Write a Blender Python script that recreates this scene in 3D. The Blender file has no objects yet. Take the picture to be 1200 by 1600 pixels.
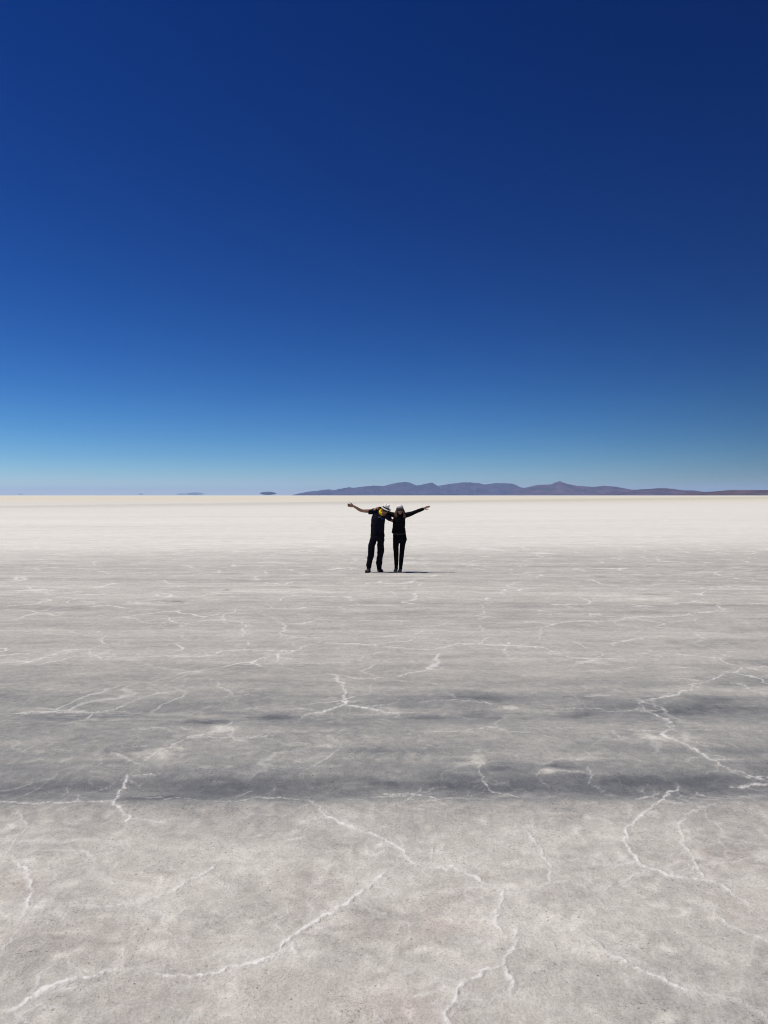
import bpy, bmesh, math, random
import numpy as np
from mathutils import Vector, Matrix
from mathutils.bvhtree import BVHTree
from math import radians, sin, cos, pi

random.seed(7)
S = bpy.context.scene
C = S.collection

# ------------------------------------------------------------------ camera
CAM_H = 1.96
FPX = 1202.0                      # focal length in pixels of the 1200x1600 frame
HOR = 774.0                       # horizon row
TH = math.atan((800.0 - HOR) / FPX)
cd = bpy.data.cameras.new('camera')
cd.sensor_fit = 'VERTICAL'
cd.sensor_height = 36.0
cd.lens = 36.0 * FPX / 1600.0
cd.clip_start = 0.1
cd.clip_end = 600000.0
cam = bpy.data.objects.new('camera', cd)
C.objects.link(cam)
cam.location = (0, 0, CAM_H)
cam.rotation_euler = (radians(90) - TH, 0, 0)
S.camera = cam

# ------------------------------------------------------------------ sky and sun
SUN_EL = 69.0
SUN_TO = (-1.0, 0.08)             # horizontal direction towards the sun: left and a little behind the people
az = math.atan2(SUN_TO[0], SUN_TO[1])           # clockwise from +Y
w = bpy.data.worlds.new('World')
S.world = w
w.use_nodes = True
nt = w.node_tree
bgn = nt.nodes['Background']
sky = nt.nodes.new('ShaderNodeTexSky')
sky.sky_type = 'NISHITA'
sky.sun_disc = False
sky.sun_elevation = radians(SUN_EL)
sky.sun_rotation = az
sky.altitude = 3650
sky.air_density = 1.0
sky.dust_density = 0.35
sky.ozone_density = 4.0
SKY_K = 0.10
# deepen the sky the way a high-altitude sky and a phone's exposure do: one tone curve per channel
sepc = nt.nodes.new('ShaderNodeSeparateColor'); nt.links.new(sky.outputs[0], sepc.inputs[0])
comb = nt.nodes.new('ShaderNodeCombineColor')
wtc = nt.nodes.new('ShaderNodeTexCoord'); wsp = nt.nodes.new('ShaderNodeSeparateXYZ'); nt.links.new(wtc.outputs['Generated'], wsp.inputs[0])
side = nt.nodes.new('ShaderNodeMath'); side.operation = 'MULTIPLY_ADD'     # brighter towards the sun's side
nt.links.new(wsp.outputs[0], side.inputs[0]); side.inputs[1].default_value = -0.34; side.inputs[2].default_value = 1.0


def wmath(op, a, b, clamp=False):
    x = nt.nodes.new('ShaderNodeMath'); x.operation = op; x.use_clamp = clamp
    for i, v in enumerate((a, b)):
        if isinstance(v, (int, float)): x.inputs[i].default_value = v
        else: nt.links.new(v, x.inputs[i])
    return x.outputs[0]


xp = wmath('MAXIMUM', wsp.outputs[0], 0.0)
low = wmath('SUBTRACT', 1.0, wmath('MULTIPLY', wsp.outputs[2], 2.6), True)       # 1 at the horizon
away = wmath('MAXIMUM', wmath('SUBTRACT', 1.0, wmath('MULTIPLY', wmath('MULTIPLY', wmath('MULTIPLY', xp, xp), low), 1.7)), 0.55)
zen = wmath('SUBTRACT', 1.0, wmath('MULTIPLY', wmath('MULTIPLY', wmath('SUBTRACT', wsp.outputs[2], 0.56), 2.3, True), 0.6))   # overhead sky, out of view, darkened to cut blue fill in shadows and on clothes
side_f = wmath('MULTIPLY', wmath('MULTIPLY', side.outputs[0], away), zen)
hz_ = wmath('SUBTRACT', 1.0, wmath('MULTIPLY', wsp.outputs[2], 9.0), True)
tint = (wmath('SUBTRACT', 1.0, wmath('MULTIPLY', hz_, 0.26)), wmath('SUBTRACT', 1.0, wmath('MULTIPLY', hz_, 0.14)), wmath('SUBTRACT', 1.0, wmath('MULTIPLY', hz_, 0.03)))
for i, (ex, gn) in enumerate(((2.70, 2.30), (2.02, 1.22), (1.44, .91))):
    m0 = nt.nodes.new('ShaderNodeMath'); m0.operation = 'MULTIPLY'; nt.links.new(sepc.outputs[i], m0.inputs[0]); m0.inputs[1].default_value = SKY_K
    m1 = nt.nodes.new('ShaderNodeMath'); m1.operation = 'POWER'; nt.links.new(m0.outputs[0], m1.inputs[0]); m1.inputs[1].default_value = ex
    m2 = nt.nodes.new('ShaderNodeMath'); m2.operation = 'MULTIPLY'; nt.links.new(m1.outputs[0], m2.inputs[0]); m2.inputs[1].default_value = gn / SKY_K
    m3 = nt.nodes.new('ShaderNodeMath'); m3.operation = 'MULTIPLY'; nt.links.new(m2.outputs[0], m3.inputs[0]); nt.links.new(side_f, m3.inputs[1])
    v = wmath('MULTIPLY', m3.outputs[0], tint[i])
    if i == 0: v = wmath('MAXIMUM', wmath('SUBTRACT', v, 0.0018 / SKY_K), 0.0)
    nt.links.new(v, comb.inputs[i])
nt.links.new(comb.outputs[0], bgn.inputs[0])
bgn.inputs[1].default_value = SKY_K

sd = bpy.data.lights.new('sun', 'SUN')
sd.energy = 3.65
sd.angle = radians(0.53)
sd.color = (1.0, 0.95, 0.87)
so = bpy.data.objects.new('sun', sd)
C.objects.link(so)
hd = Vector((SUN_TO[0], SUN_TO[1], 0)).normalized()
sv = Vector((hd.x * cos(radians(SUN_EL)), hd.y * cos(radians(SUN_EL)), sin(radians(SUN_EL))))
so.rotation_euler = (-sv).to_track_quat('-Z', 'Y').to_euler()
so.location = sv * 50

S.view_settings.view_transform = 'Standard'
S.view_settings.look = 'None'
S.view_settings.exposure = 0.0
S.view_settings.gamma = 1.0
S.view_settings.use_curve_mapping = False
S.render.engine = 'CYCLES'
S.cycles.volume_bounces = 1
S.cycles.use_denoising = True
S.cycles.pixel_filter_type = 'BLACKMAN_HARRIS'
S.cycles.filter_width = 1.05

# ------------------------------------------------------------------ measuring helpers
FW = Vector((0, cos(TH), -sin(TH)))
UP = Vector((0, sin(TH), cos(TH)))


def ray(px, py):
    return Vector((px - 600.0, 0, 0)) + UP * (800.0 - py) + FW * FPX


def ground(px, py):
    d = ray(px, py)
    t = -CAM_H / d.z
    return d.x * t, d.y * t


DP = ground(600, 894.0)[1]        # distance of the two people


def P(px, py, dy=0.0):
    """a point of the figures, dy metres behind the plane they stand in"""
    d = ray(px, py)
    t = (DP + dy) / d.y
    return Vector((d.x * t, DP + dy, CAM_H + d.z * t))


def tag(o, label=None, cat=None, group=None, kind=None):
    if label: o['label'] = label
    if cat: o['category'] = cat
    if group: o['group'] = group
    if kind: o['kind'] = kind
    return o


# ------------------------------------------------------------------ noise
class VNoise:
    def __init__(self, seed):
        r = np.random.RandomState(seed)
        self.t = r.rand(256, 256).astype(np.float32) * 2 - 1

    def __call__(self, x, y):
        xi = np.floor(x).astype(np.int64); yi = np.floor(y).astype(np.int64)
        fx = (x - xi).astype(np.float32); fy = (y - yi).astype(np.float32)
        fx = fx * fx * fx * (fx * (fx * 6 - 15) + 10); fy = fy * fy * fy * (fy * (fy * 6 - 15) + 10)
        a = self.t[xi & 255, yi & 255]; b = self.t[(xi + 1) & 255, yi & 255]
        c = self.t[xi & 255, (yi + 1) & 255]; d = self.t[(xi + 1) & 255, (yi + 1) & 255]
        return (a * (1 - fx) + b * fx) * (1 - fy) + (c * (1 - fx) + d * fx) * fy


VN = [VNoise(s) for s in range(6)]


def fbm(x, y, octv=4, k=0, gain=0.5):
    s = 0; a = 1.0; n = 0
    for i in range(octv):
        s = s + a * VN[(k + i) % 6](x + 17.3 * i + 5 * k, y - 9.1 * i + 3 * k)
        n += a; a *= gain; x = x * 2.03; y = y * 2.03
    return s / n


# ------------------------------------------------------------------ materials
def mat(name, col, rough=0.8, spec=0.3, noise=0.0, nscale=30, bump=0.0, bscale=200, metal=0.0, col2=None):
    m = bpy.data.materials.new(name)
    m.use_nodes = True
    n = m.node_tree.nodes; L = m.node_tree.links
    b = n['Principled BSDF']
    b.inputs['Base Color'].default_value = (*col, 1)
    b.inputs['Roughness'].default_value = rough
    b.inputs['Specular IOR Level'].default_value = spec
    b.inputs['Metallic'].default_value = metal
    tc = n.new('ShaderNodeTexCoord')
    if noise > 0:
        t = n.new('ShaderNodeTexNoise'); t.inputs['Scale'].default_value = nscale; t.inputs['Detail'].default_value = 4
        L.new(tc.outputs['Object'], t.inputs['Vector'])
        r = n.new('ShaderNodeValToRGB')
        c2 = col2 or tuple(c * (1 - noise) for c in col)
        r.color_ramp.elements[0].position = 0.3; r.color_ramp.elements[1].position = 0.7
        r.color_ramp.elements[0].color = (*c2, 1)
        r.color_ramp.elements[1].color = (*[min(1, c * (1 + noise)) for c in col], 1)
        L.new(t.outputs['Fac'], r.inputs[0]); L.new(r.outputs[0], b.inputs['Base Color'])
    if bump > 0:
        t = n.new('ShaderNodeTexNoise'); t.inputs['Scale'].default_value = bscale; t.inputs['Detail'].default_value = 3
        L.new(tc.outputs['Object'], t.inputs['Vector'])
        bp = n.new('ShaderNodeBump'); bp.inputs['Strength'].default_value = bump; bp.inputs['Distance'].default_value = 0.01
        L.new(t.outputs['Fac'], bp.inputs['Height']); L.new(bp.outputs[0], b.inputs['Normal'])
    return m


# ------------------------------------------------------------------ the salt flat: cracks and ridges as seen, laid on the ground
CR = [  # (strength, half width in m, pixel points)
 (1.0, .030, [(5,1583),(30,1570),(60,1553),(100,1535),(130,1527),(160,1522),(185,1514)]),
 (1.0, .024, [(240,1524),(275,1528),(310,1525),(345,1520),(375,1512),(400,1506),(420,1500),(440,1480),(455,1465),(475,1450),(490,1440),(508,1431),(525,1425),(545,1408),(565,1394),(585,1380),(600,1366)]),
 (.7, .034, [(415,1500),(435,1489),(452,1484)]), (.6, .03, [(452,1470),(458,1485),(463,1492)]),
 (.8, .026, [(335,1353),(322,1362),(300,1375),(280,1387),(265,1395),(245,1403),(220,1415)]),
 (.45, .022, [(220,1415),(195,1413),(170,1417),(130,1416),(100,1418)]),
 (.55, .014, [(220,1415),(238,1425),(255,1443),(262,1456),(270,1460)]),
 (.5, .012, [(28,1268),(34,1275),(42,1288),(38,1297),(25,1306),(20,1320),(20,1340)]),
 (.85, .018, [(20,1345),(30,1355),(42,1362),(48,1380),(52,1390),(46,1400),(42,1412),(55,1418),(68,1421)]),
 (.45, .02, [(42,1412),(35,1435),(22,1462),(8,1485),(0,1490)]),
 (.45, .007, [(340,1253),(400,1245),(440,1242),(475,1247),(490,1252),(510,1260)]),
 (.95, .012, [(500,1262),(510,1277),(530,1286),(550,1292),(565,1297),(585,1304),(600,1312),(615,1320),(630,1330),(642,1346),(655,1351),(680,1355),(700,1359)]),
 (.9, .014, [(700,1352),(715,1356),(732,1366),(750,1373),(770,1382),(783,1388),(790,1393)]),
 (.9, .018, [(790,1393),(787,1405),(782,1418),(778,1430),(772,1442),(781,1451),(786,1458)]),
 (.8, .02, [(805,1450),(803,1462),(808,1470),(803,1482),(794,1488),(789,1500),(787,1510)]),
 (1.0, .022, [(787,1510),(770,1514),(755,1519),(738,1530),(722,1540),(714,1552),(707,1568),(700,1578),(695,1585),(697,1595),(702,1606)]),
 (.9, .018, [(787,1510),(794,1519),(800,1530),(801,1541),(797,1552)]),
 (.55, .022, [(795,1394),(808,1396),(820,1392),(833,1392),(845,1386),(852,1380),(861,1377)]),
 (.95, .015, [(861,1377),(857,1366),(858,1356),(854,1345),(847,1338),(847,1328),(839,1318),(834,1310),(827,1301)]),
 (.6, .01, [(827,1301),(817,1293),(823,1292),(833,1291),(835,1280)]),
 (.7, .014, [(865,1380),(878,1377),(890,1376),(902,1379),(910,1382),(922,1392),(932,1400),(940,1411),(950,1420)]),
 (.5, .012, [(915,1384),(930,1391),(950,1390),(975,1376),(995,1366),(1018,1359)]),
 (.95, .016, [(1008,1272),(1001,1278),(993,1284),(980,1290),(977,1300),(975,1310),(981,1320),(985,1331),(994,1340),(1003,1352),(1020,1358),(1035,1362),(1050,1369),(1075,1372),(1100,1375)]),
 (.95, .014, [(1100,1375),(1118,1379),(1132,1386),(1145,1397),(1158,1404),(1170,1411)]),
 (.5, .014, [(1170,1411),(1182,1425),(1196,1436),(1215,1450)]),
 (.4, .01, [(900,1352),(930,1349),(960,1350),(990,1345)]),
 (.7, .012, [(1000,1278),(1012,1266),(1030,1253),(1037,1242),(1045,1232),(1060,1221)]),
 (.5, .016, [(995,1249),(1005,1246),(1020,1244),(1030,1235)]),
 (.6, .012, [(1130,1255),(1108,1258),(1090,1262),(1078,1272),(1070,1280)]),
 (.85, .014, [(1070,1280),(1060,1288),(1065,1300),(1069,1312),(1074,1326),(1083,1339),(1086,1350),(1091,1360),(1100,1372)]),
 (.75, .022, [(900,1450),(918,1464),(940,1480),(955,1492),(972,1495)]),
 (.85, .018, [(972,1495),(985,1506),(1003,1515),(1020,1523),(1036,1528),(1060,1538),(1080,1548)]),
 (.4, .026, [(1080,1548),(1110,1553),(1140,1558),(1170,1572),(1200,1590)]),
 (.7, .012, [(1108,1408),(1118,1420),(1130,1434),(1138,1444),(1150,1450),(1172,1460),(1200,1470),(1225,1478)]),
 (.5, .009, [(684,1297),(679,1306),(674,1322),(675,1334),(678,1343)]),
 (.4, .009, [(637,1485),(639,1497),(633,1510),(641,1518),(649,1524)]),
 (.5, .012, [(585,1580),(592,1590),(600,1600)]),
 (.35, .02, [(400,1500),(360,1490),(330,1488)]), (.3, .02, [(520,1438),(560,1434),(610,1432)]),
 (.9, .024, [(519,1054),(526,1064),(536,1072),(538,1085),(536,1094),(541,1100)]),
 (.8, .018, [(541,1100),(520,1105),(500,1110),(472,1118)]),
 (.8, .018, [(541,1100),(560,1103),(576,1106),(598,1110),(622,1112)]),
 (.55, .018, [(0,1118),(25,1112),(50,1109),(90,1110),(125,1109),(145,1110),(165,1108),(185,1103),(200,1098),(225,1090),(245,1083),(265,1081),(285,1079)]),
 (.6, .02, [(142,1109),(139,1116),(137,1123)]),
 (.5, .012, [(350,1061),(341,1066),(340,1072),(350,1077),(360,1082),(365,1089)]),
 (.65, .016, [(361,1124),(356,1132),(345,1138),(325,1146),(300,1152),(285,1158),(268,1165),(250,1172),(238,1180),(226,1187)]),
 (.55, .014, [(172,1176),(188,1181),(200,1186),(212,1192),(230,1196)]),
 (.5, .012, [(205,1140),(245,1138),(285,1137),(300,1141)]), (.5, .012, [(295,1154),(330,1153),(365,1154),(395,1153),(428,1151)]),
 (.4, .012, [(290,1130),(297,1138),(305,1141)]),
 (.75, .018, [(197,1210),(195,1222),(187,1231),(185,1240),(179,1248)]),
 (.8, .02, [(179,1248),(185,1260),(192,1269),(202,1277),(200,1285)]),
 (.5, .009, [(179,1249),(165,1252),(150,1253),(120,1254),(95,1257),(60,1257),(30,1256),(-10,1254)]),
 (.6, .012, [(203,1278),(222,1280),(240,1284),(262,1285)]),
 (.3, .007, [(190,1244),(230,1246),(280,1245),(310,1249)]),
 (.35, .007, [(335,1252),(370,1250),(400,1244),(425,1241)]),
 (.5, .014, [(495,1148),(515,1153),(529,1158),(534,1165),(526,1173),(517,1181),(500,1191),(482,1200),(474,1212)]),
 (.6, .014, [(1135,1050),(1127,1057),(1112,1062),(1098,1068)]),
 (.75, .018, [(1098,1068),(1080,1076),(1060,1084),(1045,1088),(1030,1092),(1008,1094)]),
 (.75, .016, [(1005,1095),(1011,1108),(1028,1114),(1045,1122),(1042,1132),(1040,1145)]),
 (.95, .026, [(1040,1145),(1050,1156),(1066,1162),(1078,1169),(1090,1176),(1103,1182),(1120,1190),(1140,1202)]),
 (.5, .014, [(1140,1202),(1155,1210),(1175,1213),(1210,1212)]),
 (.5, .014, [(1038,1057),(1060,1060),(1085,1062),(1100,1068)]), (.55, .014, [(1140,1067),(1160,1070),(1175,1078),(1205,1083)]),
 (.4, .010, [(850,1107),(890,1105),(930,1105),(970,1108),(1003,1106)]), (.45, .012, [(650,1097),(700,1094),(745,1096),(775,1100)]),
 (.55, .010, [(598,1235),(625,1236),(650,1237),(668,1242),(688,1248)]), (.4, .014, [(778,1237),(795,1238),(812,1243)]),
 (.5, .012, [(748,1182),(750,1196),(750,1208),(760,1222),(768,1232),(785,1237)]),
 (.5, .012, [(885,1185),(905,1186),(925,1187)]), (.45, .01, [(912,1175),(922,1182),(930,1187)]),
 (.6, .012, [(1140,1225),(1170,1224),(1205,1222)]), (.5, .014, [(1085,1232),(1092,1238),(1100,1241)]), (.45, .014, [(960,1140),(964,1150),(972,1157)]),
 (.7, .022, [(-5,1036),(25,1034),(50,1034),(75,1025),(100,1016),(118,1015),(135,1015)]),
 (.75, .024, [(165,1031),(200,1027),(235,1026),(275,1025),(305,1026),(332,1023),(347,1017),(375,1016),(400,1016),(440,1017),(463,1017),(475,1011),(486,1006)]),
 (.8, .026, [(142,1015),(142,1020),(152,1023),(160,1029)]), (.7, .026, [(165,994),(158,1000),(162,1005),(171,1007)]),
 (.75, .024, [(262,961),(264,969),(275,973),(290,974),(310,971),(330,969),(355,970),(380,971)]),
 (.75, .026, [(378,972),(385,980),(384,988),(379,994)]), (.7, .022, [(372,949),(368,956),(358,958),(348,964),(346,968)]),
 (.8, .028, [(387,1002),(387,1010),(381,1016)]), (.55, .02, [(290,974),(293,982)]),
 (.9, .03, [(440,1019),(436,1027),(431,1036)]), (.5, .018, [(350,1036),(380,1038),(420,1037),(470,1036),(545,1035)]), (.4, .018, [(210,1032),(235,1039),(250,1042)]),
 (.6, .02, [(568,1025),(568,1033)]), (.5, .018, [(575,1024),(590,1020),(605,1018)]),
 (.75, .024, [(510,1004),(560,1006),(600,1011),(640,1014),(675,1015),(700,1009),(715,1006),(750,1006),(800,1009),(850,1012),(862,1018),(880,1024),(900,1028),(930,1029),(965,1029)]),
 (.6, .022, [(763,995),(757,1001),(751,1005)]),
 (.75, .026, [(815,970),(835,972),(865,976),(880,972),(910,970),(940,971),(962,970),(975,966),(990,964),(1020,964),(1050,963),(1075,960),(1100,957),(1118,955),(1135,951)]),
 (.7, .022, [(865,976),(855,979),(846,982),(845,990),(842,1001)]), (.7, .026, [(955,970),(966,977)]),
 (.5, .022, [(655,980),(672,978),(690,977),(700,972),(708,967)]), (.45, .022, [(668,982),(676,990),(678,997)]), (.4, .022, [(690,979),(725,981)]),
 (.65, .02, [(1000,1010),(1015,1016),(1035,1020),(1060,1023),(1090,1025),(1125,1030),(1150,1040),(1175,1045),(1210,1050)]),
 (.5, .02, [(1155,969),(1172,973),(1192,978)]), (.45, .022, [(860,958),(900,960),(930,958)]),
 (.5, .02, [(0,985),(40,987),(75,984)]), (.55, .022, [(125,938),(150,940),(150,948)]), (.5, .02, [(480,960),(495,965),(510,972)]),
 (.45, .02, [(225,962),(260,966),(300,964),(320,962)]), (.5, .02, [(650,943),(660,950)]),
]
# lighter and darker patches of the crust itself: (px, py, rx px, ry px, amount)
PATCH = [
 (345,1140,28,8,.20),(295,1148,40,5,.10),(245,1180,30,10,.22),(275,1168,24,5,.12),(320,1127,48,8,-.12),(205,1168,60,7,-.10),(430,1118,45,6,-.10),(400,1106,70,3,.10),
 (605,1109,30,6,.20),(790,1104,18,4,.26),(700,1099,60,3,.05),(760,1090,120,9,-.08),(690,1118,110,8,-.09),(900,1112,60,6,-.08),(1080,1100,110,12,-.06),(1150,1062,60,10,-.08),
 (1000,1152,40,7,.16),(1070,1150,10,14,.30),(1035,1155,30,5,.15),(1040,1110,60,6,-.08),
 (725,1192,34,9,.10),(748,1185,18,12,.14),(712,1186,30,5,-.16),(860,1206,18,5,.28),(895,1196,55,10,-.14),(800,1200,60,7,-.10),(1010,1216,120,8,-.09),(1130,1170,60,14,-.05),
 (250,1246,90,6,-.10),(100,1240,120,5,-.05),(520,1165,30,9,.05),(590,1173,60,10,-.06),(460,1165,26,4,.10),(900,1210,30,4,-.08),(620,1225,120,6,-.07),
 (470,1215,160,8,-.05),(1190,1195,60,12,-.08),
 (300,1247,240,5,-.04),(75,950,120,6,-.06),(110,957,60,2,.10),(235,942,40,3,.12),(265,940,30,2,-.14),(357,921,8,2,-.26),(1050,958,90,4,-.05),(1175,985,60,5,-.07),
 (1010,935,90,4,.10),(1000,929,60,1.5,-.10),(1100,1005,90,8,-.07),(1180,1035,70,9,-.10),(790,1192,40,6,-.05),(1150,905,260,14,-.05),(1050,885,300,14,-.04),
 (490,1395,40,22,-.10),(570,1440,60,22,-.08),(420,1540,60,18,-.05),(60,1390,50,18,-.05),(880,1400,60,14,-.10),(720,1400,60,16,-.07),(690,1462,40,18,-.07),
 (1120,1360,50,26,-.07),(1170,1440,50,20,-.06),(1030,1345,50,26,-.06),(1190,1510,50,30,-.10),(820,1500,60,34,-.07),(600,1350,60,10,-.05),(480,1500,90,12,.05),
 (670,1340,60,16,.04),(1100,1500,60,22,.06),(700,1520,60,30,.04),(180,1560,120,20,-.04),(330,1575,60,18,.04),(560,1545,90,14,.05),(600,1440,300,5,.02),
]
WARM = [(340,1560,300,50,.35),(150,1470,160,30,.45),(490,1390,60,28,.5),(580,1450,90,30,.5),(30,1390,60,30,.5),(900,1400,90,18,.6),(720,1400,60,30,.5),(700,1460,60,30,.7),
 (1120,1340,60,30,.8),(1150,1420,60,26,.7),(830,1520,90,50,.7),(560,1570,160,40,.5),(750,1580,120,30,.5),(1050,1560,120,30,.4),(250,1380,140,26,.2),(980,1480,120,30,.2)]
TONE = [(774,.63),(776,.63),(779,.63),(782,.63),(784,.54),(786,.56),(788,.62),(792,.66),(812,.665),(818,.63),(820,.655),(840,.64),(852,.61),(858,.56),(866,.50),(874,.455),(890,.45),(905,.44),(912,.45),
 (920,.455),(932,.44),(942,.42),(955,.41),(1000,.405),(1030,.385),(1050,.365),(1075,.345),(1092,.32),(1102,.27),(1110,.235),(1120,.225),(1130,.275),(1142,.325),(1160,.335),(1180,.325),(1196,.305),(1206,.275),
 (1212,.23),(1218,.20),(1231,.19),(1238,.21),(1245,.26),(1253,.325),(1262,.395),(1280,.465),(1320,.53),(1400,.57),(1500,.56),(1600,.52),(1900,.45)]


LINES = [(917,933,4.0,.085),(911,921,2.2,.05),(905,911,2.2,-.05),(938,944,2.6,-.05),(929,938,1.5,.03),(958,956,3,-.035),(966,969,2,.02),(976,981,2.5,-.03),(990,984,4,.02),(1003,1001,2.5,-.025),
 (1022,1019,3,.02),(1046,1050,6,.025),(1062,1068,4,-.03),(1075,1080,3,.025),(1086,1093,3.5,-.035),(1138,1134,5,.03),(1154,1150,4,-.02),(1175,1171,5,-.025),(1187,1183,4,.02),
 (868,870,1.6,-.04),(878,881,1.5,.03),(887,884,1.3,-.03),(896,899,1.3,.025)]


def build_ground():
    Ys = [1.6]
    while Ys[-1] < 55: Ys.append(Ys[-1] * 1.0034)
    while Ys[-1] < 88000: Ys.append(Ys[-1] * 1.06)
    Ys = np.array(Ys)
    ui = np.arange(-0.64, 0.6401, 0.0016)
    uo = 0.64 + np.cumsum(np.linspace(0.004, 0.07, 26))
    us = np.concatenate([-uo[::-1], ui, uo])
    R, K = len(Ys), len(us)
    Yg, Ug = np.meshgrid(Ys, us, indexing='ij')
    X = (Yg * Ug)
    # pixel row/column in the photo frame of every ground point: only used to look measurements up
    yc = Yg * cos(TH) + CAM_H * sin(TH)
    zc = Yg * sin(TH) - CAM_H * cos(TH)
    PY = 800.0 - FPX * zc / yc
    PX = 600.0 + FPX * X / yc
    near = np.clip((70 - Yg) / 30, 0, 1)
    # wander of the tone borders
    wob = 14 * fbm(X * 0.4, Yg * 1.1, 4, 0) + 7 * fbm(X * 2.2, Yg * 3.3, 3, 2)
    wscale = np.clip((PY - 774) / 420, 0.05, 0.6)
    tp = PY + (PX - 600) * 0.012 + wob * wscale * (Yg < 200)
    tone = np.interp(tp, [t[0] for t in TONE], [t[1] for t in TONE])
    gap = np.clip(0.2 + 1.7 * fbm(X * 0.8, Yg * 2.6, 5, 5, .7), 0, 1)
    tone += 0.13 * gap * np.exp(-((tp - 1113) / 16) ** 2)
    gap2 = np.clip(0.18 + 1.7 * fbm(X * 1.1 + 9, Yg * 4.0, 5, 2, .7), 0, 1)
    tone += 0.10 * gap2 * np.exp(-((tp - 1226) / 18) ** 2)
    for (pa, pb, hw, am) in LINES:       # long straight ruts and water lines
        pl = pa + (pb - pa) * (PX / 1200.0) + 3.0 * fbm(X * .25 + pa, Yg * .2, 3, 1) * np.clip((PY - 774) / 300, .1, 1)
        tone += am * np.exp(-((PY - pl) / hw) ** 2) * np.clip(.75 + 1.1 * fbm(X * .45 + pa, Yg * .5, 3, 3), 0, 1.4)
    # long streaks left by water and wheels, along x
    streak = fbm(X * 0.5, Yg * 1.7, 5, 1, 0.62)
    streak2 = fbm(X * 2.4, Yg * 6.0, 4, 3, 0.65)
    mid = np.clip((PY - 850) / 30, 0, 1) * np.clip((1262 - PY) / 14, 0, 1)
    rut = fbm(X * 0.10 + 3, Yg * 2.4 + X * .03, 4, 4, .55)
    tone *= 1 + mid * (0.04 * streak + 0.15 * streak2 + 0.11 * rut)
    blot = fbm(X * 1.7, Yg * 1.7, 5, 4, 0.6)
    blot_a = 0.015 + 0.055 * np.clip((PY - 1040) / 100, 0, 1)
    tone *= 1 + blot_a * blot * near
    fore = np.clip((PY - 1245) / 20, 0, 1)
    crusty = np.clip(0.5 + 1.6 * fbm(X * 1.1 + 3, Yg * 1.3, 4, 3, .55), 0, 1)
    fine = fbm(X * 9, Yg * 8, 5, 2, 0.7)
    tone *= 1 + fore * (0.04 + 0.11 * crusty) * fine
    tone *= 1 - fore * 0.09 * np.clip(fbm(X * 2.6 + 4, Yg * 2.6, 5, 1, .6) * 2 - .15, 0, 1)
    tone *= 1 + 0.07 * (1 - fore) * fbm(X * 8, Yg * 8, 4, 2, 0.7) * near
    gr = fbm(X * 16, Yg * 13, 4, 4, 0.7) + 0.8 * fine
    edge = 0.35 + 0.65 * np.clip(0.6 + fbm(X * 5, Yg * 6, 3, 5), 0, 1)
    for (px, py, rx, ry, a) in PATCH:
        jx = rx * 0.55 * fbm(X * 2.5 + px, Yg * 3, 3, 1); jy = ry * 0.9 * fbm(X * 2.5 - px, Yg * 3 + 7, 3, 3)
        g = np.exp(-(((PX - px + jx) / rx) ** 2 + ((PY - py + jy) / ry) ** 2))
        g = 0.35 * g + 0.65 * np.clip((g - .38 + .42 * gr) / .34, 0, 1) * (g > .03)
        tone += a * (1.08 if a < 0 and py < 1240 else 1) * g * edge
    warm = 0.26 * fore + 0.06 * mid
    for (px, py, rx, ry, a) in WARM:
        g = np.exp(-(((PX - px) / rx) ** 2 + ((PY - py) / ry) ** 2))
        warm = warm + 1.0 * a * g * np.clip(0.55 + 1.5 * blot + 0.9 * fine, 0, 1.6)
    warm = warm + 0.45 * np.exp(-((PY - 785.5) / 2.0) ** 2)
    yel = np.clip((784.5 - PY) / 2.5, 0, 1) * np.clip((PY - 774.6) / 1.5, 0, 1)
    # heights
    Z = 0.004 * fbm(X * 1.3, Yg * 1.3, 4, 0) + 0.0035 * fbm(X * 7, Yg * 7, 3, 3) + 0.0028 * fbm(X * 22, Yg * 22, 3, 1, .6) * np.clip((9 - Yg) / 4, 0, 1)
    for (py, wd, dp) in ((1228, .20, .022), (1113, .28, .02), (1150, .4, -.008), (1262, .15, -.006), (940, .8, .01)):
        y0 = ground(600, py)[1]
        Z -= dp * np.exp(-((Yg + X * 0.015 - y0 + 0.12 * fbm(X * .5, Yg * .5, 3, 2)) / wd) ** 2)
    # cracks
    CK = np.zeros_like(X)
    H = np.zeros_like(X)
    BL = np.zeros_like(X)
    wa = 0.012 * np.clip(Yg / 4, 1, 3) * (Yg < 60)
    XW = X + wa * (fbm(X * 11, Yg * 11, 3, 0, .7)); YW = Yg + wa * (fbm(X * 11 + 40, Yg * 11, 3, 3, .7))
    rnd = random.Random(11)

    def rough(pts, amp, n):
        for _ in range(n):
            q = [pts[0]]
            for a, b in zip(pts[:-1], pts[1:]):
                dx, dy = b[0] - a[0], b[1] - a[1]
                L = math.hypot(dx, dy); o = rnd.gauss(0, amp) * L
                q += [((a[0] + b[0]) / 2 - dy / (L + 1e-9) * o, (a[1] + b[1]) / 2 + dx / (L + 1e-9) * o), b]
            pts = q
        return pts

    def bloom(pts, st):
        for a in pts[::2]:
            r = 0.10 + 0.012 * a[1]; m = 2.4 * r
            r0, r1 = np.searchsorted(Ys, [a[1] - m, a[1] + m])
            ua = min((a[0] - m) / (a[1] - m), (a[0] - m) / (a[1] + m)); ub = max((a[0] + m) / (a[1] - m), (a[0] + m) / (a[1] + m))
            c0, c1 = np.searchsorted(us, [ua, ub])
            if r1 <= r0 or c1 <= c0: continue
            q = np.exp(-((X[r0:r1, c0:c1] - a[0]) ** 2 + (Yg[r0:r1, c0:c1] - a[1]) ** 2) / r ** 2)
            BL[r0:r1, c0:c1] = np.maximum(BL[r0:r1, c0:c1], st * q)

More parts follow.
